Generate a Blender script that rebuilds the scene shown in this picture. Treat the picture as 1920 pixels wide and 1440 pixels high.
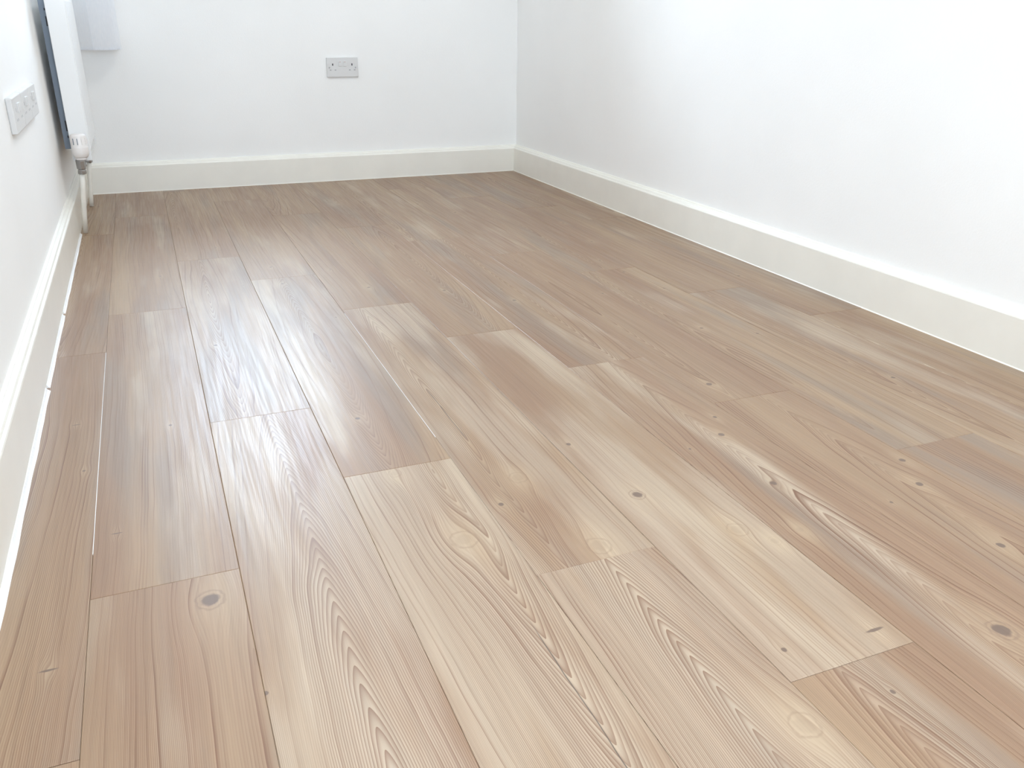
import bpy, bmesh, math, random
from mathutils import Vector, Matrix
random.seed(7)
for o in list(bpy.data.objects): bpy.data.objects.remove(o)
S = bpy.context.scene
C = S.collection

# ------------------------------------------------------------------ room numbers (metres)
W, L = 1.999, 4.158            # between skirting faces / back skirting face
TH = 0.022                     # skirting thickness, walls stand this far behind the faces
XL, XR, YB, YF, ZC = -TH, W + TH, L + TH, -1.60, 2.36
SKH = 0.1294

# ------------------------------------------------------------------ camera
yaw, pit, rol, foc = 0.396, 0.4006, 0.0097, 1601.3
fw = Vector((math.sin(yaw)*math.cos(pit), math.cos(yaw)*math.cos(pit), -math.sin(pit)))
r0 = Vector((math.cos(yaw), -math.sin(yaw), 0)); u0 = r0.cross(fw)
rr = math.cos(rol)*r0 + math.sin(rol)*u0
uu = -math.sin(rol)*r0 + math.cos(rol)*u0
cd = bpy.data.cameras.new('camera'); cam = bpy.data.objects.new('camera', cd); C.objects.link(cam)
cd.sensor_fit = 'HORIZONTAL'; cd.sensor_width = 36.0; cd.lens = 36.0*foc/1920.0
cd.clip_start = 0.02; cd.clip_end = 100
cam.matrix_world = Matrix(((rr.x, uu.x, -fw.x, 0.2633), (rr.y, uu.y, -fw.y, 0.0), (rr.z, uu.z, -fw.z, 0.7074), (0, 0, 0, 1)))
S.camera = cam

# ------------------------------------------------------------------ overcast sky
wd = bpy.data.worlds.new('sky'); S.world = wd; wd.use_nodes = True
bg = wd.node_tree.nodes['Background']
bg.inputs[0].default_value = (0.67, 0.825, 1.0, 1); bg.inputs[1].default_value = 12.5

# ------------------------------------------------------------------ window openings (x0,x1,z0,z1) / (y0,y1,z0,z1)
BW = (0.18, 1.08, 0.83, 1.92)      # in the back wall
FW = (0.12, 1.32, 0.75, 2.05)      # unseen window added behind the camera for fill light
def portal(name, loc, rot, sx, sy):
    ld = bpy.data.lights.new(name, 'AREA'); ld.shape = 'RECTANGLE'; ld.size = sx; ld.size_y = sy
    ld.cycles.is_portal = True
    o = bpy.data.objects.new(name, ld); C.objects.link(o); o.location = loc; o.rotation_euler = rot
portal('sky_portal', ((BW[0]+BW[1])/2, YB+0.27, (BW[2]+BW[3])/2), (math.radians(-90), 0, 0), BW[1]-BW[0], BW[3]-BW[2])

portal('sky_portal', ((FW[0]+FW[1])/2, YF-0.27, (FW[2]+FW[3])/2), (math.radians(90), 0, 0), FW[1]-FW[0], FW[3]-FW[2])

# unseen lamps added as fill: pendant near the camera, flush light towards the back
FILL_PEND = (0.80, 0.28, 1.76)
FILL_FLUSH = (0.95, 2.70, ZC)
for nm, (lx, ly, lz), size, watt in (('pendant_bulb', FILL_PEND, 0.24, 11.0), ('ceiling_light_bulb', (FILL_FLUSH[0], FILL_FLUSH[1], ZC-0.066), 0.36, 5.5)):
    ld = bpy.data.lights.new(nm, 'AREA'); ld.shape = 'DISK'; ld.size = size; ld.energy = watt; ld.color = (1.0, 0.975, 0.94)
    lo = bpy.data.objects.new(nm, ld); C.objects.link(lo); lo.location = (lx, ly, lz)

S.view_settings.view_transform = 'Standard'; S.view_settings.look = 'None'
S.view_settings.gamma = 1.0; S.view_settings.use_curve_mapping = False
S.view_settings.exposure = 0.49
S.cycles.use_denoising = True
S.cycles.use_adaptive_sampling = True; S.cycles.adaptive_threshold = 0.02
S.cycles.max_bounces = 10; S.cycles.diffuse_bounces = 7; S.cycles.transmission_bounces = 8
S.cycles.caustics_reflective = False
S.cycles.sample_clamp_indirect = 8

# ------------------------------------------------------------------ helpers
def tag(o, label=None, cat=None, group=None, kind=None):
    if label: o['label'] = label
    if cat: o['category'] = cat
    if group: o['group'] = group
    if kind: o['kind'] = kind
    return o
def empty(name, loc=(0, 0, 0), **k):
    o = bpy.data.objects.new(name, None); C.objects.link(o); o.location = loc
    o.empty_display_size = 0.05
    return tag(o, **k)
def link(name, bm, mat, parent=None, smooth=False, **k):
    bmesh.ops.recalc_face_normals(bm, faces=bm.faces)
    me = bpy.data.meshes.new(name); bm.to_mesh(me); bm.free()
    if smooth:
        for p in me.polygons: p.use_smooth = True
    o = bpy.data.objects.new(name, me); C.objects.link(o)
    if mat: me.materials.append(mat)
    if parent:
        o.parent = parent
        o.location = -world_loc(parent)
    return tag(o, **k)
def world_loc(o):
    v = Vector((0, 0, 0))
    while o: v += o.location; o = o.parent
    return v
def box(bm, x0, x1, y0, y1, z0, z1, bev=0.0, seg=2):
    g = bmesh.ops.create_cube(bm, size=1)
    for v in g['verts']:
        v.co = Vector(((x0+x1)/2 + v.co.x*(x1-x0), (y0+y1)/2 + v.co.y*(y1-y0), (z0+z1)/2 + v.co.z*(z1-z0)))
    if bev > 0:
        es = list({e for v in g['verts'] for e in v.link_edges})
        bmesh.ops.bevel(bm, geom=es, offset=bev, segments=seg, profile=0.5, affect='EDGES')
def bx(name, d, mat, parent=None, bev=0.0, **k):
    bm = bmesh.new(); box(bm, *d, bev=bev); return link(name, bm, mat, parent, **k)
def sweep(bm, pts, path):
    """closed profile pts (2-D) carried along path: list of (origin, axis_a, axis_b)"""
    rings = [[bm.verts.new(o + a*p[0] + b*p[1]) for p in pts] for o, a, b in path]
    n = len(pts)
    for i in range(len(rings)-1):
        for j in range(n):
            bm.faces.new((rings[i][j], rings[i][(j+1) % n], rings[i+1][(j+1) % n], rings[i+1][j]))
    bm.faces.new(rings[0]); bm.faces.new(rings[-1][::-1])
def lathe(bm, prof, cx, cy, n=24, lean=(0, 0)):
    rings = []
    for r, z in prof:
        rings.append([bm.verts.new((cx + lean[0]*z + r*math.cos(2*math.pi*i/n), cy + lean[1]*z + r*math.sin(2*math.pi*i/n), z)) for i in range(n)])
    for a, b in zip(rings, rings[1:]):
        for i in range(n): bm.faces.new((a[i], a[(i+1) % n], b[(i+1) % n], b[i]))
    bm.faces.new(rings[0][::-1]); bm.faces.new(rings[-1])
def tube(bm, pts, r, n=14):
    rings = []
    for i, p in enumerate(pts):
        p = Vector(p); q0 = Vector(pts[max(i-1, 0)]); q1 = Vector(pts[min(i+1, len(pts)-1)])
        t = (q1-q0).normalized(); a = t.orthogonal().normalized()
        if abs(t.z) > 0.5: a = (Vector((0, 1, 0)) - t*t.y).normalized()
        b = t.cross(a)
        rings.append([bm.verts.new(p + r*(a*math.cos(2*math.pi*k/n) + b*math.sin(2*math.pi*k/n))) for k in range(n)])
    for A, B in zip(rings, rings[1:]):
        for i in range(n): bm.faces.new((A[i], A[(i+1) % n], B[(i+1) % n], B[i]))
    bm.faces.new(rings[0][::-1]); bm.faces.new(rings[-1])

# ------------------------------------------------------------------ materials
class NT:
    def __init__(s, name):
        s.m = bpy.data.materials.new(name); s.m.use_nodes = True; s.t = s.m.node_tree
        s.b = s.t.nodes['Principled BSDF']
    def n(s, typ, **k):
        x = s.t.nodes.new(typ)
        for a, v in k.items(): setattr(x, a, v)
        return x
    def put(s, inp, v):
        if isinstance(v, bpy.types.NodeSocket): s.t.links.new(v, inp)
        elif v is not None: inp.default_value = v
    def M(s, op, a, b=None, c=None, clamp=False):
        x = s.n('ShaderNodeMath', operation=op, use_clamp=clamp)
        for i, v in enumerate((a, b, c)): s.put(x.inputs[i], v)
        return x.outputs[0]
    def xyz(s, a, b, c):
        x = s.n('ShaderNodeCombineXYZ')
        for i, v in enumerate((a, b, c)): s.put(x.inputs[i], v)
        return x.outputs[0]
    def noise(s, vec, scale=1.0, detail=2.0, rough=0.5):
        x = s.n('ShaderNodeTexNoise'); s.put(x.inputs['Vector'], vec)
        x.inputs['Scale'].default_value = scale; x.inputs['Detail'].default_value = detail; x.inputs['Roughness'].default_value = rough
        return x.outputs['Fac']
    def ramp(s, v, a, b, c=0.0, d=1.0, smooth=True):
        x = s.n('ShaderNodeMapRange'); x.interpolation_type = 'SMOOTHSTEP' if smooth else 'LINEAR'
        for i, q in enumerate((v, a, b, c, d)): s.put(x.inputs[i], q)
        return x.outputs[0]
    def mix(s, f, a, b, blend='MIX'):
        x = s.n('ShaderNodeMix', data_type='RGBA', blend_type=blend)
        s.put(x.inputs[0], f)
        s.put(x.inputs[6], a if isinstance(a, bpy.types.NodeSocket) else (*a, 1))
        s.put(x.inputs[7], b if isinstance(b, bpy.types.NodeSocket) else (*b, 1))
        return x.outputs[2]
    def bump(s, h, strength, dist):
        x = s.n('ShaderNodeBump'); s.put(x.inputs['Height'], h)
        x.inputs['Strength'].default_value = strength; x.inputs['Distance'].default_value = dist
        s.t.links.new(x.outputs[0], s.b.inputs['Normal'])

def plain(name, col, rough=0.5, metal=0.0, spec=0.5, var=0.02, nscale=6.0, bump=0.0, bscale=300.0, **k):
    m = NT(name); tc = m.n('ShaderNodeNewGeometry').outputs['Position']
    n = m.noise(tc, nscale, 3.0)
    f = m.ramp(n, 0.3, 0.7, 1-var, 1+var)
    c = m.n('ShaderNodeVectorMath', operation='SCALE'); c.inputs[0].default_value = col; m.put(c.inputs['Scale'], f)
    m.put(m.b.inputs['Base Color'], c.outputs[0])
    m.b.inputs['Roughness'].default_value = rough; m.b.inputs['Metallic'].default_value = metal
    m.b.inputs['Specular IOR Level'].default_value = spec
    for a, v in k.items(): m.b.inputs[a].default_value = v
    if bump: m.bump(m.noise(tc, bscale, 3.0), bump, 0.001)
    return m.m

M_WALL = plain('white_emulsion', (0.895, 0.893, 0.877), 0.75, spec=0.3, var=0.012, nscale=2.5, bump=0.25, bscale=220)
M_CEIL = plain('ceiling_paint', (0.87, 0.87, 0.86), 0.85, spec=0.2, var=0.01)
M_GLOSS = plain('cream_white_gloss', (0.845, 0.825, 0.755), 0.32, var=0.015, nscale=9, bump=0.12, bscale=60)
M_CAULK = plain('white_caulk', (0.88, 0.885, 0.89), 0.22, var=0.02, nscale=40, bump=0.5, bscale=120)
M_PLATE = plain('socket_plastic', (0.68, 0.675, 0.665), 0.28, var=0.01)
M_HOLE = plain('socket_hole', (0.03, 0.03, 0.035), 0.6)
M_PIN = plain('socket_pin_grey', (0.40, 0.40, 0.40), 0.5)
M_RED = plain('switch_mark', (0.55, 0.33, 0.30), 0.5)
M_RAD = plain('radiator_enamel', (0.83, 0.835, 0.83), 0.25, var=0.01)
M_TRV = plain('valve_plastic', (0.80, 0.765, 0.74), 0.3, var=0.01)
M_PIPE = plain('painted_pipe', (0.80, 0.77, 0.70), 0.35, var=0.03, nscale=30)
M_CHROME = plain('chrome', (0.36, 0.355, 0.35), 0.22, metal=1.0)
M_FILL_LAMP = plain('lamp_diffuser', (0.9, 0.9, 0.88), 0.4)  # glowing cover of the added ceiling light
M_FILL_LAMP.node_tree.nodes['Principled BSDF'].inputs['Emission Color'].default_value = (1, .93, .84, 1)
M_FILL_LAMP.node_tree.nodes['Principled BSDF'].inputs['Emission Strength'].default_value = 3.0
M_STEEL = plain('bracket_steel', (0.20, 0.235, 0.28), 0.5, metal=0.2)
M_UPVC = plain('window_plastic', (0.86, 0.87, 0.87), 0.3)
M_SUB = plain('underlay', (0.18, 0.14, 0.11), 0.9)

def glass_mat():
    m = NT('window_glass')
    tr = m.n('ShaderNodeBsdfTransparent'); gl = m.n('ShaderNodeBsdfGlossy'); gl.inputs['Roughness'].default_value = 0.02
    lw = m.n('ShaderNodeLayerWeight'); lw.inputs[0].default_value = 0.25
    mx = m.n('ShaderNodeMixShader'); m.put(mx.inputs[0], lw.outputs['Fresnel'])
    m.t.links.new(tr.outputs[0], mx.inputs[1]); m.t.links.new(gl.outputs[0], mx.inputs[2])
    m.t.links.new(mx.outputs[0], m.t.nodes['Material Output'].inputs[0]); return m.m
M_GLASS = glass_mat()
def blind_mat():
    m = NT('blind_fabric'); p = m.n('ShaderNodeNewGeometry').outputs['Position']
    sp = m.n('ShaderNodeSeparateXYZ'); m.put(sp.inputs[0], p)
    n = m.noise(m.xyz(m.M('MULTIPLY', sp.outputs[0], 600), m.M('MULTIPLY', sp.outputs[1], 600), m.M('MULTIPLY', sp.outputs[2], 40)), 1, 2)
    col = m.mix(m.ramp(n, .3, .7), (0.90, 0.915, 0.94), (0.95, 0.955, 0.97))
    d = m.n('ShaderNodeBsdfDiffuse'); t = m.n('ShaderNodeBsdfTranslucent')
    m.put(d.inputs[0], col); m.put(t.inputs[0], col)
    mx = m.n('ShaderNodeMixShader'); mx.inputs[0].default_value = 0.6
    m.t.links.new(d.outputs[0], mx.inputs[1]); m.t.links.new(t.outputs[0], mx.inputs[2])
    m.t.links.new(mx.outputs[0], m.t.nodes['Material Output'].inputs[0]); return m.m
M_BLIND = blind_mat()

def wood_mat():
    m = NT('laminate_wood')
    def at(nm):
        a = m.n('ShaderNodeAttribute', attribute_type='OBJECT', attribute_name=nm); return a
    def v3(nm):
        s = m.n('ShaderNodeSeparateXYZ'); m.put(s.inputs[0], at(nm).outputs['Vector']); return s.outputs
    tc = m.n('ShaderNodeTexCoord').outputs['Object']
    sp = m.n('ShaderNodeSeparateXYZ'); m.put(sp.inputs[0], tc)
    x, y = sp.outputs[0], sp.outputs[1]
    seed = m.M('MULTIPLY', at('seed').outputs['Fac'], 1.0)
    rx, ry, rs = v3('ring')
    tone = v3('tone')      # grey amount, light amount, line contrast
    MUL, ADD, SUB = 'MULTIPLY', 'ADD', 'SUBTRACT'
    def N(ax, ay, off, detail=2.0, rough=0.5):
        return m.noise(m.xyz(m.M(MUL, x, ax), m.M(MUL, y, ay), m.M(ADD, seed, off)), 1, detail, rough)
    # slow wander of the grain
    w1 = m.M(MUL, m.M(SUB, N(7, 1.6, 0.0, 2), 0.5), 0.020)
    w2 = m.M(MUL, m.M(SUB, N(22, 5, 11.0, 2), 0.5), 0.0035)
    X = m.M(ADD, m.M(ADD, x, w1), w2)
    halo = None; core = None; rings = None
    for i, nm in enumerate(('knot_a', 'knot_b', 'knot_c', 'knot_d', 'knot_e', 'knot_f')):
        kx, ky, kr = v3(nm)
        dx = m.M(SUB, x, kx); dy = m.M(SUB, y, ky)
        # radius code: negative = pale knot, above 0.02 = short cross-grain slit
        light = m.M('LESS_THAN', kr, 0.0); slit = m.M('GREATER_THAN', kr, 0.02)
        R = m.M(ADD, m.M(SUB, m.M('ABSOLUTE', kr), m.M(MUL, slit, 0.02)), 1e-4)
        kr = R
        # halo: elongated along the plank
        qx = m.M('DIVIDE', dx, m.M(MUL, R, 2.3)); qy = m.M('DIVIDE', dy, m.M(MUL, R, 5.0))
        q = m.M(ADD, m.M(MUL, qx, qx), m.M(MUL, qy, qy))
        e = m.M('EXPONENT', m.M(MUL, q, -1.0))
        X = m.M(SUB, X, m.M(MUL, m.M(MUL, dx, e), 0.85))
        # core (slightly wider than long as seen in the print)
        ax = m.M('DIVIDE', dx, m.M(MUL, R, m.M(ADD, 0.85, m.M(MUL, slit, 1.4)))); ay = m.M('DIVIDE', dy, m.M(MUL, R, m.M(SUB, 0.95, m.M(MUL, slit, 0.5))))
        rk = m.M('SQRT', m.M(ADD, m.M(MUL, ax, ax), m.M(MUL, ay, ay)))
        rk = m.M(ADD, rk, m.M(MUL, m.M(SUB, N(90, 90, 31.0 + i), 0.5), 0.7))
        c = m.M(MUL, m.M(MUL, m.ramp(rk, 1.05, 0.62), m.ramp(kr, 0.001, 0.002)), m.M(SUB, 1.0, m.M(MUL, light, 0.88)))
        rg = m.M(MUL, m.M(MUL, m.ramp(rk, 1.9, 1.1), m.ramp(m.M('ABSOLUTE', m.M(SUB, rk, 1.35)), 0.22, 0.02)), m.M(MUL, m.ramp(kr, 0.007, 0.011), m.M(SUB, 1.0, m.M(MUL, light, 0.4))))
        hl = m.M(MUL, m.M(MUL, e, m.ramp(kr, 0.001, 0.007)), m.M(ADD, 0.6, m.M(MUL, light, 0.4)))
        halo = hl if halo is None else m.M('MAXIMUM', halo, hl)
        core = c if core is None else m.M('MAXIMUM', core, c)
        rings = rg if rings is None else m.M('MAXIMUM', rings, rg)
    # growth-ring field: long nested ellipses around the ring centre
    gx = m.M(SUB, X, rx); gy = m.M(MUL, m.M(SUB, y, ry), rs)
    D = m.M('SQRT', m.M(ADD, m.M(ADD, m.M(MUL, gx, gx), m.M(MUL, gy, gy)), 6e-6))
    V = m.M(ADD, m.M('SQRT', m.M(ADD, m.M(MUL, gx, gx), 4e-6)), m.M('SQRT', m.M(ADD, m.M(MUL, gy, gy), 4e-6)))
    D = m.M(ADD, m.M(MUL, D, 0.66), m.M(MUL, V, 0.30))
    D2 = m.M(ADD, D, m.M(MUL, m.M(SUB, N(7, 4, 5.0, 2), 0.5), 0.010))
    # rings get tighter away from the centre
    ph = m.M(ADD, m.M(MUL, D2, 95.0), m.M(MUL, m.M(MUL, D2, D2), 420.0))
    fr = m.M('FRACT', ph)
    late = m.M('POWER', fr, 2.6)                              # late wood darkens towards the ring edge
    late = m.M(MUL, late, m.ramp(fr, 1.0, 0.93))              # and falls off quickly
    cell = m.M('FLOOR', ph)
    rn = m.n('ShaderNodeTexWhiteNoise', noise_dimensions='2D'); m.put(rn.inputs['Vector'], m.xyz(cell, seed, 0))
    amp = m.M(MUL, m.ramp(rn.outputs['Value'], 0.25, 1.0, 0.06, 1.3, True), m.ramp(N(14, 2.6, 21.0, 2), 0.32, 0.66, 0.25, 1.0))
    ph2 = m.M('FRACT', m.M(MUL, ph, 3.0))
    thin = m.M('POWER', ph2, 2.0)
    # fibres
    fib = N(520, 9, 3.0, 3, 0.6)
    fib2 = N(130, 3.0, 7.0, 3, 0.6)
    # tones
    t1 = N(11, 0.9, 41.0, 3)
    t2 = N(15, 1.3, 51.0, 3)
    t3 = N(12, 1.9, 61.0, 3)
    base = m.mix(m.ramp(t1, 0.33, 0.67), (0.302, 0.192, 0.119), (0.362, 0.252, 0.156))
    greyf = m.M(MUL, m.ramp(m.M(ADD, t2, m.M(MUL, m.M(SUB, tone[0], 0.5), 0.5)), 0.50, 0.70), 0.66)
    base = m.mix(greyf, base, (0.262, 0.210, 0.164))
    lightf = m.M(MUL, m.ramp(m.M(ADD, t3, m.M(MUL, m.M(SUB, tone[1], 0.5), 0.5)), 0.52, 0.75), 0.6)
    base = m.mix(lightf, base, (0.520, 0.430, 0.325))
    base = m.mix(m.M(MUL, halo, 0.55), base, (0.451, 0.335, 0.216))
    la = m.M(MUL, m.M(MUL, late, amp), tone[2])
    base = m.mix(m.M(MUL, la, 0.90, clamp=True), base, (0.170, 0.082, 0.044))
    thb = m.ramp(N(16, 0.9, 81.0, 2), 0.36, 0.60, 0.28, 0.95)
    base = m.mix(m.M(MUL, m.M(MUL, thin, m.M(SUB, 1.0, halo)), thb), base, (0.200, 0.108, 0.064))
    f = m.ramp(fib, 0.25, 0.75, 0.93, 1.06, False); f2 = m.ramp(fib2, 0.25, 0.75, 0.92, 1.07, False)
    sc = m.n('ShaderNodeVectorMath', operation='SCALE'); m.put(sc.inputs[0], base); m.put(sc.inputs['Scale'], m.M(MUL, f, f2))
    cx, c0, c1 = v3('crack')      # hairline split in the print: x, from y, to y
    cl = m.M('ABSOLUTE', m.M(SUB, m.M(ADD, x, m.M(MUL, m.M(SUB, N(40, 9, 91.0, 2), 0.5), 0.004)), cx))
    cf = m.M(MUL, m.M(MUL, m.ramp(cl, 0.0011, 0.0004), m.ramp(y, c0, m.M(ADD, c0, 0.05))), m.ramp(y, c1, m.M(SUB, c1, 0.08)))
    crk = m.mix(m.M(MUL, cf, 0.85), sc.outputs[0], (0.10, 0.075, 0.06))
    base = m.mix(m.M(MUL, rings, 0.5), crk, (0.20, 0.125, 0.085))
    base = m.mix(m.M(MUL, core, 0.92), base, (0.150, 0.100, 0.075))
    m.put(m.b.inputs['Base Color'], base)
    # brushed, satin-lacquered surface
    m.put(m.b.inputs['Roughness'], m.ramp(N(200, 5, 71.0, 3), 0.3, 0.7, 0.34, 0.44))
    m.b.inputs['Specular IOR Level'].default_value = 0.5
    h = m.M(ADD, m.M(MUL, fib2, 0.6), m.M(ADD, m.M(MUL, late, -0.35), m.M(MUL, fib, 0.25)))
    m.bump(h, 0.3, 0.00016)
    return m.m
M_WOOD = wood_mat()

# ------------------------------------------------------------------ floor and planks
floor = bx('floor', (XL-0.1, XR+0.1, YF-0.1, YB+0.1, -0.06, -0.0095), M_SUB, kind='structure')
PW, PL, X0 = 0.1903, 1.271, 0.1085
# one known end joint per row of planks (metres from the camera line)
JO = {0: 0.782, 1: 1.068, 2: 0.303, 3: 1.271, 4: 0.899, 5: 0.597, 6: 0.310, 7: 0.029, 8: 1.005, 9: 0.700, 10: 0.415}
# knots as the photograph shows them: floor x, floor y, radius
KNOTS = [(0.255, 1.009, 0.0159), (0.3, 0.807, 0.0043), (0.086, 1.455, 0.0043), (0.065, 1.656, 0.024), (0.069, 0.94, 0.025), (0.896, 1.243, 0.0061), (0.921, 1.039, 0.011), (1.153, 0.988, 0.0073), (1.18, 1.174, 0.0079), (1.381, 0.896, 0.0085), (1.349, 0.712, 0.0079), (1.182, 0.572, 0.0146), (0.84, 0.537, -0.0146), (0.615, 1.02, -0.0171), (0.794, 0.932, -0.0159), (0.762, 1.164, -0.0134), (0.573, 1.253, -0.0098), (1.3, 1.388, 0.0085), (1.214, 1.244, 0.0061), (1.092, 1.146, 0.0031), (1.291, 0.867, 0.0037), (1.698, 1.272, 0.0061), (1.734, 1.427, -0.0049), (1.42, 0.971, 0.0073), (1.01, 0.892, -0.0134), (1.043, 0.845, -0.0085), (1.099, 0.857, -0.0073), (1.152, 0.674, -0.0085), (1.144, 0.702, -0.0073), (1.031, 0.633, 0.027), (0.969, 0.54, 0.0037), (0.899, 0.645, 0.0049), (0.57, 2.476, 0.0061), (1.566, 2.388, 0.0049), (1.878, 2.074, 0.0061), (1.593, 2.042, 0.0049), (1.493, 1.703, 0.0061), (1.401, 2.059, 0.0049), (0.704, 1.094, 0.0061), (0.229, 1.591, 0.0043), (0.14, 1.227, 0.024), (0.564, 1.491, 0.0061), (0.652, 2.115, 0.0037), (1.601, 1.619, 0.0049), (1.569, 2.236, 0.0049), (0.967, 0.638, 0.0061)]
RINGS = {   # (row, plank centre): ring centre and stretch, hairline crack
    (6, 0.9): {'ring': [0.010, -0.60, 0.085]}, (7, 0.7): {'ring': [0.021, -0.46, 0.085]},
    (4, 0.3): {'ring': [0.013, -0.16, 0.085], 'tone': [0.4, 0.95, 1.15]}, (5, -0.0): {'ring': [-0.026, 0.04, 0.085]},  # high second tone paints brighter light onto the planks nearest the camera
    (2, 0.9): {'ring': [0.012, -0.44, 0.085], 'tone': [0.40, 0.90, 0.9]},
    (3, 0.6): {'ring': [0.050, 0.60, 0.085], 'crack': [0.046, -0.6, 0.20], 'tone': [0.3, 1.0, 1.0]},
    (3, 1.9): {'ring': [-0.010, 0.0, 0.09], 'tone': [0.5, 0.6, 0.95]}, (4, 1.5): {'ring': [-0.045, -0.10, 0.06], 'tone': [0.35, 0.85, 1.1], 'crack': [-0.044, -0.22, 0.08]},
    (1, 0.4): {'ring': [0.09, 0.30, 0.03], 'tone': [0.35, 0.6, 1.2]}, (1, 1.7): {'ring': [-0.2, 0.0, 0.05]},
    (5, 1.2): {'ring': [0.16, -0.1, 0.04], 'tone': [0.25, 0.75, 0.7]},
}
def plank(col, y0, y1, yc):
    xa = X0 + (col-1)*PW; xb = xa + PW; xc = (xa+xb)/2
    xa = max(xa, XL+0.004); xb = min(xb, XR-0.004)
    y0 = max(y0, YF+0.004); y1 = min(y1, YB-0.004)
    g, b, d, t = 0.00018, 0.0008, 0.0005, 0.009
    bm = bmesh.new()
    def ring(i, z): return [bm.verts.new((X-xc, Y-yc, z)) for X, Y in ((xa+i, y0+i), (xb-i, y0+i), (xb-i, y1-i), (xa+i, y1-i))]
    r = [ring(g, -t), ring(g, -d), ring(g+b, 0.0)]
    for A, B in zip(r, r[1:]):
        for i in range(4): bm.faces.new((A[i], A[(i+1) % 4], B[(i+1) % 4], B[i]))
    bm.faces.new(r[2]); bm.faces.new(r[0][::-1])
    me = bpy.data.meshes.new('plank'); bm.to_mesh(me); bm.free(); me.materials.append(M_WOOD)
    o = bpy.data.objects.new('plank', me); C.objects.link(o); o.parent = floor
    rg = random.Random(col*101 + int(yc*50))
    o.location = (xc, yc, rg.uniform(-0.0002, 0.0002))
    o.rotation_euler = (rg.uniform(-.0003, .0003), rg.uniform(-.0012, .0012), 0)
    o['seed'] = rg.uniform(0, 90)
    o['ring'] = [rg.choice((-1, 1))*rg.uniform(0.0, 0.16), rg.uniform(-0.5, 0.5), rg.uniform(0.05, 0.09)]
    o['tone'] = [rg.uniform(0.35, 0.62), rg.uniform(0.3, 0.65), rg.uniform(1.0, 1.4)]
    ks = [(x-xc, y-yc, q) for x, y, q in KNOTS if xa <= x < xb and y0 <= y < y1][:6]
    while len(ks) < 2 and yc > 2.2: ks.append((rg.uniform(-.07, .07), rg.uniform(-.55, .55), rg.uniform(.003, .007)))
    for i in range(6):
        o['knot_' + 'abcdef'[i]] = list(ks[i]) if i < len(ks) else [9.0, 9.0, 0.0]
    o['crack'] = [9.0, 0.0, 0.0]
    key = (col, round(yc, 1))
    for k, v in RINGS.get(key, {}).items(): o[k] = v
    return o
for col in range(0, 11):
    j = JO[col]; k = math.floor((YF - j)/PL)
    y = j + k*PL
    while y < YB:
        if y + PL > YF + 0.02 and y < YB - 0.02:
            plank(col, y, y+PL, y + PL/2)
        y += PL

# ------------------------------------------------------------------ walls (real openings for the windows)
T = 0.28
def wall_with_hole(name, axis, face, a0, a1, h, out):
    """axis 'x': wall spans x at y=face; axis 'y': spans y at x=face; out = +1/-1 outward direction"""
    bm = bmesh.new()
    def b(p0, p1, z0, z1):
        f0, f1 = sorted((face, face + out*T))
        if axis == 'x': box(bm, p0, p1, f0, f1, z0, z1)
        else: box(bm, f0, f1, p0, p1, z0, z1)
    if h:
        b(a0, h[0], 0-0.06, ZC+0.06); b(h[1], a1, 0-0.06, ZC+0.06)
        b(h[0], h[1], 0-0.06, h[2]); b(h[0], h[1], h[3], ZC+0.06)
    else: b(a0, a1, 0-0.06, ZC+0.06)
    return link(name, bm, M_WALL, kind='structure')
wall_with_hole('wall_back', 'x', YB, XL-T, XR+T, BW, 1)
wall_with_hole('wall_left', 'y', XL, YF, YB, None, -1)
wall_with_hole('wall_right', 'y', XR, YF, YB, None, 1)
wall_with_hole('wall_front', 'x', YF, XL-T, XR+T, FW, -1)
bx('ceiling', (XL-T, XR+T, YF-T, YB+T, ZC, ZC+0.1), M_CEIL, kind='structure')

cl = empty('ceiling_light', FILL_FLUSH, label='round flush white ceiling light over the middle of the room', cat='light')  # added lamp, evens out the brightness of the walls
bm = bmesh.new(); lathe(bm, [(0.20, -0.045), (0.205, -0.03), (0.205, -0.004), (0.19, -0.0005)], 0, 0, 40)
o = link('light_casing', bm, M_UPVC, None, smooth=False); o.parent = cl
bm = bmesh.new(); lathe(bm, [(0.10, -0.056), (0.17, -0.053), (0.19, -0.046)], 0, 0, 40)
o = link('diffuser', bm, M_FILL_LAMP, None, smooth=True); o.parent = cl
pd = empty('pendant_light', (FILL_PEND[0], FILL_PEND[1], ZC), label='white pendant lamp on a cord above the camera', cat='light')  # added lamp, brightens the floor near the camera
pz = FILL_PEND[2] - ZC
bm = bmesh.new(); lathe(bm, [(0.05, -0.022), (0.05, -0.004), (0.045, -0.0005)], 0, 0, 28)
o = link('ceiling_rose', bm, M_UPVC); o.parent = pd
bm = bmesh.new(); lathe(bm, [(0.0035, pz+0.20), (0.0035, -0.02)], 0, 0, 10)
o = link('cord', bm, M_UPVC); o.parent = pd
bm = bmesh.new(); n = 40; prof = [(0.150, pz-0.02), (0.145, pz+0.03), (0.110, pz+0.12), (0.03, pz+0.19), (0.012, pz+0.205)]
rings = [[bm.verts.new((r*math.cos(2*math.pi*i/n), r*math.sin(2*math.pi*i/n), z)) for i in range(n)] for r, z in prof]
for A, B in zip(rings, rings[1:]):
    for i in range(n): bm.faces.new((A[i], A[(i+1) % n], B[(i+1) % n], B[i]))
o = link('lamp_shade', bm, M_UPVC, smooth=True); o.parent = pd
md = o.modifiers.new('wall', 'SOLIDIFY'); md.thickness = 0.002

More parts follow.
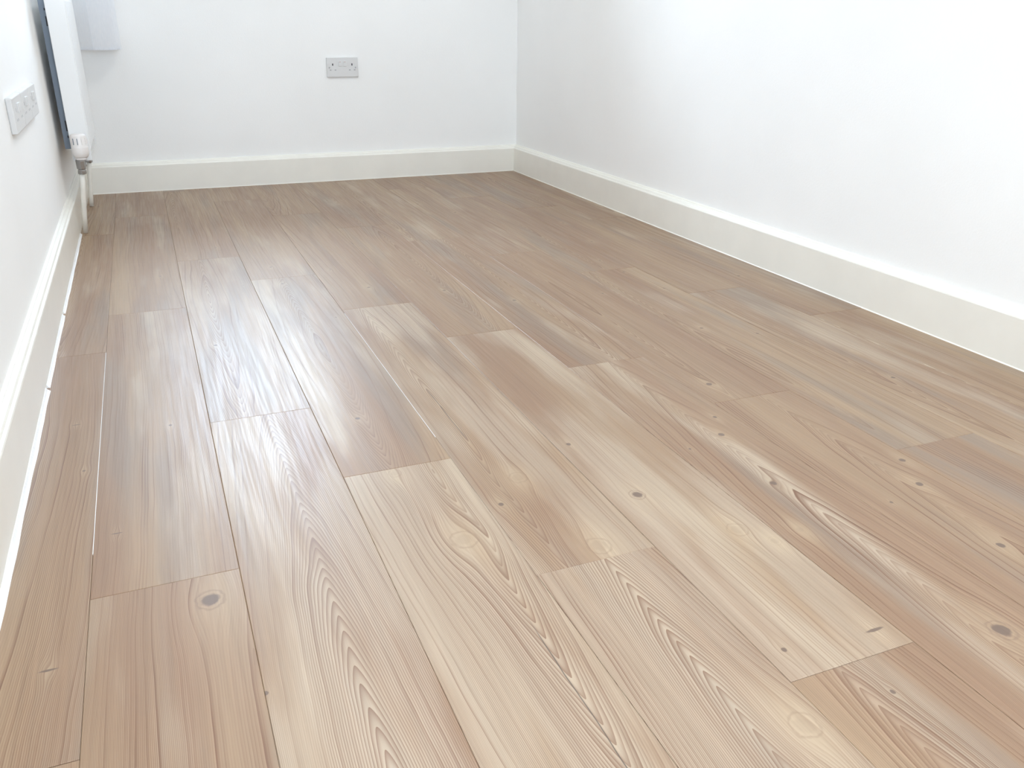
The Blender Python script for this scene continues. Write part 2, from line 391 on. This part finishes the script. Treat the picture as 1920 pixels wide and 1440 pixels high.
# skirting: profile as (distance into the room from the wall plane, height)
PROF = [(0, 0), (TH, 0), (TH, 0.1110), (TH-0.0012, 0.1140), (TH-0.0052, 0.1162), (TH-0.0058, 0.1180), (TH-0.0075, 0.1215),
        (TH-0.0115, 0.1242), (TH-0.0155, 0.1252), (TH-0.0162, 0.1275), (TH-0.0190, SKH), (0, SKH)]
Z = Vector((0, 0, 1))
def skirting(name, p0, p1, inward):
    bm = bmesh.new(); sweep(bm, PROF, [(Vector(p0), Vector(inward), Z), (Vector(p1), Vector(inward), Z)])
    return link(name, bm, M_GLOSS, kind='structure')
skirting('baseboard_left', (XL, YF, 0), (XL, YB, 0), (1, 0, 0))
skirting('baseboard_right', (XR, YF, 0), (XR, YB, 0), (-1, 0, 0))
skirting('baseboard_back', (XL, YB, 0), (XR, YB, 0), (0, -1, 0))
# caulk beads at the skirting feet
def bead(name, segs, along, w):
    bm = bmesh.new()
    for a, b_, ww in segs:
        prof = [(0, -0.0004), (ww, -0.0004), (ww*0.86, 0.0006), (ww*0.42, ww*0.38), (ww*0.12, ww*0.9), (0, ww*1.0)]
        n = max(2, int((b_-a)/0.04)); path = []
        for i in range(n+1):
            t = a + (b_-a)*i/n; s = 1 + 0.07*math.sin(t*17) + 0.05*math.sin(t*41+1)
            if along == 'left': path.append((Vector((0, t, 0)), Vector((s, 0, 0)), Z*s))
            if along == 'right': path.append((Vector((W, t, 0)), Vector((-s, 0, 0)), Z*s))
            if along == 'back': path.append((Vector((t, L, 0)), Vector((0, -s, 0)), Z*s))
        sweep(bm, prof, path)
    return link(name, bm, M_CAULK if along == 'left' else M_GLOSS, kind='structure', smooth=False)
bead('trim_1', [(YF, 1.852, 0.0085), (1.870, 2.375, 0.0065), (2.395, 3.352, 0.0062)], 'left', 0.007)
bead('trim_2', [(YF, L-0.004, 0.0022)], 'right', 0.0032)
bead('trim_3', [(0.004, W-0.004, 0.0022)], 'back', 0.0032)

# pale strips standing in for the glint along two of the plank joints
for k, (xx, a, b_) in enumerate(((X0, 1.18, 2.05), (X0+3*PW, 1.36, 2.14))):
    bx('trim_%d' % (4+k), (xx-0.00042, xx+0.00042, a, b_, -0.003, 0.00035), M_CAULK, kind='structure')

# ------------------------------------------------------------------ windows
def window(name, axis, h, face, out):
    root = empty(name, (0, 0, 0), kind='structure')
    d0, d1 = face + out*0.17, face + out*0.235
    def b(nm, p0, p1, z0, z1, e0, e1, mat, bev=0.004, parent=root):
        f0, f1 = sorted((e0, e1))
        dim = (p0, p1, f0, f1, z0, z1) if axis == 'x' else (f0, f1, p0, p1, z0, z1)
        return bx(nm, dim, mat, parent, bev)
    a0, a1, z0, z1 = h
    fr = 0.055
    bm = bmesh.new()
    f0, f1 = sorted((d0, d1))
    n = 2 if a1-a0 > 1.5 else 1
    cuts = [(a0, a0+fr), (a1-fr, a1)] + ([((a0+a1)/2-fr*.6, (a0+a1)/2+fr*.6)] if n == 2 else [])
    for p0, p1 in cuts: box(bm, *((p0, p1, f0, f1) if axis == 'x' else (f0, f1, p0, p1)), z0, z1, bev=0.004)
    for q0, q1 in ((z0, z0+fr), (z1-fr, z1)): box(bm, *((a0, a1, f0, f1) if axis == 'x' else (f0, f1, a0, a1)), q0, q1, bev=0.004)
    link('window_frame', bm, M_UPVC, root)
    mid = (a0+a1)/2
    spans = [(a0+fr, a1-fr)] if n == 1 else [(a0+fr, mid-fr*.6), (mid+fr*.6, a1-fr)]
    for p0, p1 in spans:
        b('pane', p0-0.005, p1+0.005, z0+fr-0.005, z1-fr+0.005, face+out*0.198, face+out*0.203, M_GLASS, 0)
    b('window_sill', a0+0.001, a1-0.001, z0+0.0005, z0+0.022, face - out*0.025, d0, M_GLOSS, 0.004)
    return root
window('window_1', 'x', BW, YB, 1)
window('window_2', 'x', FW, YF, -1)  # added window, lets in fill light from behind the camera

skirting('baseboard_front', (XL, YF, 0), (XR, YF, 0), (0, 1, 0))

# ------------------------------------------------------------------ double socket on the back wall
def hole_plate(bm, w, h, t, bev=0.003): box(bm, -w/2, w/2, -t, 0, -h/2, h/2, bev=bev, seg=3)
SX, SZ = 1.1455, 0.5095
sk = empty('wall_socket', (SX, YB, SZ), label='white double plug socket low on the back wall, left of the room corner', cat='socket', group=None)
def local(nm, dims, mat, bev=0.0, parent=sk, off=(0, 0)):
    o = bx(nm, dims, mat, None, bev); o.parent = parent; return o
bm = bmesh.new(); hole_plate(bm, 0.146, 0.086, 0.0095)
o = link('faceplate', bm, M_PLATE); o.parent = sk; plate = o
F = -0.0095
for s in (-1, 1):
    cx = s*0.0445
    # rocker switch towards the middle
    o = local('rocker_switch', (s*0.0115-0.0065, s*0.0115+0.0065, F-0.0030, F+0.001, 0.004, 0.026), M_PLATE, 0.0012)
    m = local('switch_mark', (s*0.0115-0.004, s*0.0115+0.004, F-0.0034, F-0.0025, 0.0225, 0.0245), M_RED, 0, o)
    for nm, dx, dz, hw, hh in (('earth_slot', 0, 0.012, 0.0024, 0.0046), ('pin_slot', -0.0112, -0.0115, 0.0036, 0.0022), ('pin_slot', 0.0112, -0.0115, 0.0036, 0.0022)):
        local(nm, (cx+dx-hw, cx+dx+hw, F-0.0004, F+0.002, dz-hh, dz+hh), M_HOLE if nm == 'earth_slot' else M_PIN, 0)
    bm = bmesh.new()
    bmesh.ops.create_cone(bm, cap_ends=True, segments=16, radius1=0.0034, radius2=0.0030, depth=0.0016, matrix=Matrix.Translation((s*0.0605, F-0.0004, -0.001)) @ Matrix.Rotation(math.radians(90), 4, 'X'))
    o = link('screw', bm, M_CHROME); o.parent = sk

# ------------------------------------------------------------------ long outlet plate on the left wall, before the radiator
LY0, LY1, LZ, LH, LT = 2.325, 2.875, 0.4975, 0.0810, 0.014
lp = empty('wall_outlet_plate', (XL, (LY0+LY1)/2, LZ), label='long white outlet plate on the left wall beside the radiator', cat='socket')
def lbox(nm, y0, y1, z0, z1, t0, t1, mat, bev=0.0, parent=None):
    o = bx(nm, (t0, t1, y0-(LY0+LY1)/2, y1-(LY0+LY1)/2, z0, z1), mat, None, bev); o.parent = parent or lp; return o
third = (LY1-LY0)/3
for i in range(3):
    a = LY0 + i*third + 0.0006; b_ = LY0 + (i+1)*third - 0.0006
    pl = lbox('faceplate', a, b_, -LH/2, LH/2, 0, LT, M_PLATE, 0.003)
    cy = (a+b_)/2
    for s in (-1, 1):
        lbox('rocker_switch', cy+s*0.012-0.007, cy+s*0.012+0.007, 0.002, 0.024, LT-0.001, LT+0.004, M_PLATE, 0.0012)
        lbox('earth_slot', cy+s*0.046-0.0025, cy+s*0.046+0.0025, 0.006, 0.015, LT-0.002, LT+0.0003, M_PIN)
        for e in (-1, 1):
            lbox('pin_slot', cy+s*0.046+e*0.011-0.0035, cy+s*0.046+e*0.011+0.0035, -0.014, -0.009, LT-0.002, LT+0.0003, M_PIN)

# ------------------------------------------------------------------ radiator
RY0, RY1, RZ0, RZ1, RX0, RX1 = 3.385, 3.86, 0.250, 0.800, 0.019, 0.081
rad = empty('radiator', (XL, (RY0+RY1)/2, 0), label='white panel radiator hung on the left wall in the far corner, with valve and pipes', cat='radiator')
def ribbed(x, sgn, name):
    bm = bmesh.new(); n = 14; pitch = (RY1-RY0-0.03)/n; dep = 0.008
    prof = [(RY0+0.004, 0)]
    for i in range(n):
        c0 = RY0 + 0.015 + i*pitch
        prof += [(c0+pitch*.18, 0), (c0+pitch*.32, dep), (c0+pitch*.68, dep), (c0+pitch*.82, 0)]
    prof.append((RY1-0.004, 0))
    top, bot = RZ1-0.03, RZ0+0.03
    cols = []
    for y, d in prof:
        ys = []
        for z, k in ((RZ0, 0), (bot-0.008, 0), (bot+0.01, 1), (top-0.01, 1), (top+0.008, 0), (RZ1-0.004, 0)):
            ys.append((bm.verts.new((x + sgn*(d*k - dep), y, z)), bm.verts.new((x - sgn*0.012, y, z))))
        cols.append(ys)
    for A, B in zip(cols, cols[1:]):
        for k in range(5):
            bm.faces.new((A[k][0], B[k][0], B[k+1][0], A[k+1][0])); bm.faces.new((A[k][1], A[k+1][1], B[k+1][1], B[k][1]))
        bm.faces.new((A[0][0], A[0][1], B[0][1], B[0][0])); bm.faces.new((A[5][0], B[5][0], B[5][1], A[5][1]))
    for ys in (cols[0], cols[-1]):
        for k in range(5): bm.faces.new((ys[k][0], ys[k+1][0], ys[k+1][1], ys[k][1]))
    return link(name, bm, M_RAD, rad)
ribbed(RX1, 1, 'front_panel')
ribbed(RX0+0.002, -1, 'rear_panel')
for y0, y1 in ((RY0-0.002, RY0+0.004), (RY1-0.004, RY1+0.002)):
    bx('side_cover', (RX0, RX1-0.002, y0, y1, RZ0-0.001, RZ1+0.003), M_RAD, rad, 0.0022)
bm = bmesh.new()
box(bm, RX0, RX1-0.002, RY0, RY0+0.012, RZ1-0.004, RZ1+0.004, 0.001); box(bm, RX0, RX1-0.002, RY1-0.012, RY1, RZ1-0.004, RZ1+0.004, 0.001)
for i in range(22):
    y = RY0 + 0.02 + i*(RY1-RY0-0.04)/21
    box(bm, RX0+0.004, RX1-0.006, y-0.0035, y+0.0035, RZ1-0.003, RZ1+0.003)
box(bm, RX0, RX0+0.005, RY0, RY1, RZ1-0.004, RZ1+0.004); box(bm, RX1-0.007, RX1-0.002, RY0, RY1, RZ1-0.004, RZ1+0.004)
link('top_grille', bm, M_RAD, rad)
# steel wall bracket seen through the gap, with its slots
for yb in (RY0+0.05, RY1-0.06):
    br = bx('wall_bracket', (-0.003, RX0-0.0005, yb, yb+0.003, 0.285, 0.765), M_STEEL, rad, 0.0)
    for z0, z1 in ((0.682, 0.712), (0.345, 0.380), (0.730, 0.737), (0.322, 0.330)):
        bx('bracket_slot', (0.011, RX0-0.003, yb-0.0006, yb+0.0005, z0, z1), M_HOLE, br)
# thermostatic valve
VX, VY = 0.049, 3.345
bm = bmesh.new()
lathe(bm, [(0.0195, 0.2665), (0.0225, 0.270), (0.0262, 0.282), (0.0268, 0.300), (0.0262, 0.302), (0.0250, 0.304), (0.0250, 0.336), (0.0225, 0.3425), (0.0150, 0.3452), (0.004, 0.3460)], VX, VY, 32)
hd = link('thermostat_head', bm, M_TRV, rad, smooth=True)
for ang in (-128, -97, -66, -35, -4):
    a = math.radians(ang); c = Vector((VX + 0.0252*math.cos(a), VY + 0.0252*math.sin(a), 0.322))
    bm = bmesh.new(); box(bm, -0.0009, 0.0009, -0.0016, 0.0008, -0.0115, 0.0095)
    bmesh.ops.transform(bm, matrix=Matrix.Translation(c) @ Matrix.Rotation(a + math.pi/2, 4, 'Z'), verts=bm.verts)
    o = link('grip_slot', bm, M_STEEL if ang in (-128, -97) else M_TRV); o.parent = hd; o.location = -world_loc(hd)
bm = bmesh.new(); lathe(bm, [(0.0165, 0.259), (0.0178, 0.2605), (0.0178, 0.2645), (0.0165, 0.2668)], VX-0.001, VY, 28)
link('valve_collar', bm, M_TRV, rad, smooth=True)
bm = bmesh.new()
lathe(bm, [(0.0115, 0.2105), (0.0135, 0.212), (0.0135, 0.222), (0.0120, 0.2245), (0.0120, 0.227), (0.0150, 0.229), (0.0155, 0.255), (0.0140, 0.2595)], VX-0.006, VY, 8)
tube(bm, [(VX-0.006, VY, 0.238), (VX+0.002, VY+0.025, 0.238), (VX+0.006, RY0+0.012, 0.262)], 0.0095, 12)
link('valve_body', bm, M_CHROME, rad)
def pipe(x0, y0, z0, x1, y1):
    bm = bmesh.new(); tube(bm, [(x0, y0, z0), (x0*.72+x1*.28, y0*.7+y1*.3, z0*.72), (x0*.3+x1*.7, y0*.3+y1*.7, z0*.33), (x1, y1, 0.0)], 0.0085, 16)
    link('pipe', bm, M_PIPE, rad, smooth=True)
pipe(VX-0.008, VY, 0.213, 0.016, 3.375)
# far-end lockshield valve and its pipe
LX, LYV = 0.040, 3.900
bm = bmesh.new(); lathe(bm, [(0.013, 0.222), (0.0145, 0.226), (0.0145, 0.262), (0.0115, 0.268)], LX, LYV, 20)
link('lockshield_cap', bm, M_TRV, rad, smooth=True)
bm = bmesh.new(); lathe(bm, [(0.0115, 0.172), (0.0130, 0.175), (0.0130, 0.190), (0.0100, 0.193), (0.0120, 0.198), (0.0120, 0.222)], LX-0.002, LYV, 8)
tube(bm, [(LX-0.002, LYV, 0.21), (LX+0.004, LYV-0.02, 0.21), (LX+0.010, RY1-0.012, 0.262)], 0.0085, 12)
link('lockshield_body', bm, M_CHROME, rad)
pipe(LX-0.003, LYV, 0.175, 0.019, 3.885)

# ------------------------------------------------------------------ vertical blind gathered at the left of the back window
vb = empty('vertical_blind', (0.62, YB-0.06, 2.2), label='translucent white vertical blind gathered at the left end of the back wall window', cat='blind')
bx('headrail', (0.02, 1.14, YB-0.085, YB-0.045, 2.17, 2.205), M_UPVC, vb, 0.003)
def slat(p, q, r, z0):
    """one fabric slat: gentle curve through three plan points"""
    bm = bmesh.new(); n = 10; lo = []; hi = []
    for i in range(n+1):
        t = i/n
        x = (1-t)**2*p[0] + 2*t*(1-t)*r[0] + t*t*q[0]; y = (1-t)**2*p[1] + 2*t*(1-t)*r[1] + t*t*q[1]
        lo.append(bm.verts.new((x, y, z0))); hi.append(bm.verts.new((x, y, 2.165)))
    for i in range(n): bm.faces.new((lo[i], lo[i+1], hi[i+1], hi[i]))
    o = link('slat', bm, M_BLIND, vb, smooth=True)
    # pocket with the little weight along the bottom hem
    wv = bmesh.new(); d = Vector((q[0]-p[0], q[1]-p[1], 0)).normalized(); nn = Vector((-d.y, d.x, 0))
    pts = [((1-t)**2*p[0] + 2*t*(1-t)*r[0] + t*t*q[0], (1-t)**2*p[1] + 2*t*(1-t)*r[1] + t*t*q[1]) for t in (0.04, 0.28, 0.5, 0.72, 0.96)]
    sweep(wv, [(-0.0011, 0), (0.0011, 0), (0.0013, 0.004), (0.0005, 0.011), (-0.0005, 0.011), (-0.0013, 0.004)], [(Vector((a, b, z0)), nn, Z) for a, b in pts])
    wt = link('hem_weight', wv, M_BLIND); wt.parent = o; wt.location = -world_loc(o)
    return o
slat((0.035, 4.135), (0.122, 4.070), (0.085, 4.110), 0.588)
slat((0.118, 4.068), (0.205, 4.092), (0.160, 4.070), 0.588)
slat((0.150, 4.135), (0.222, 4.112), (0.185, 4.128), 0.590)
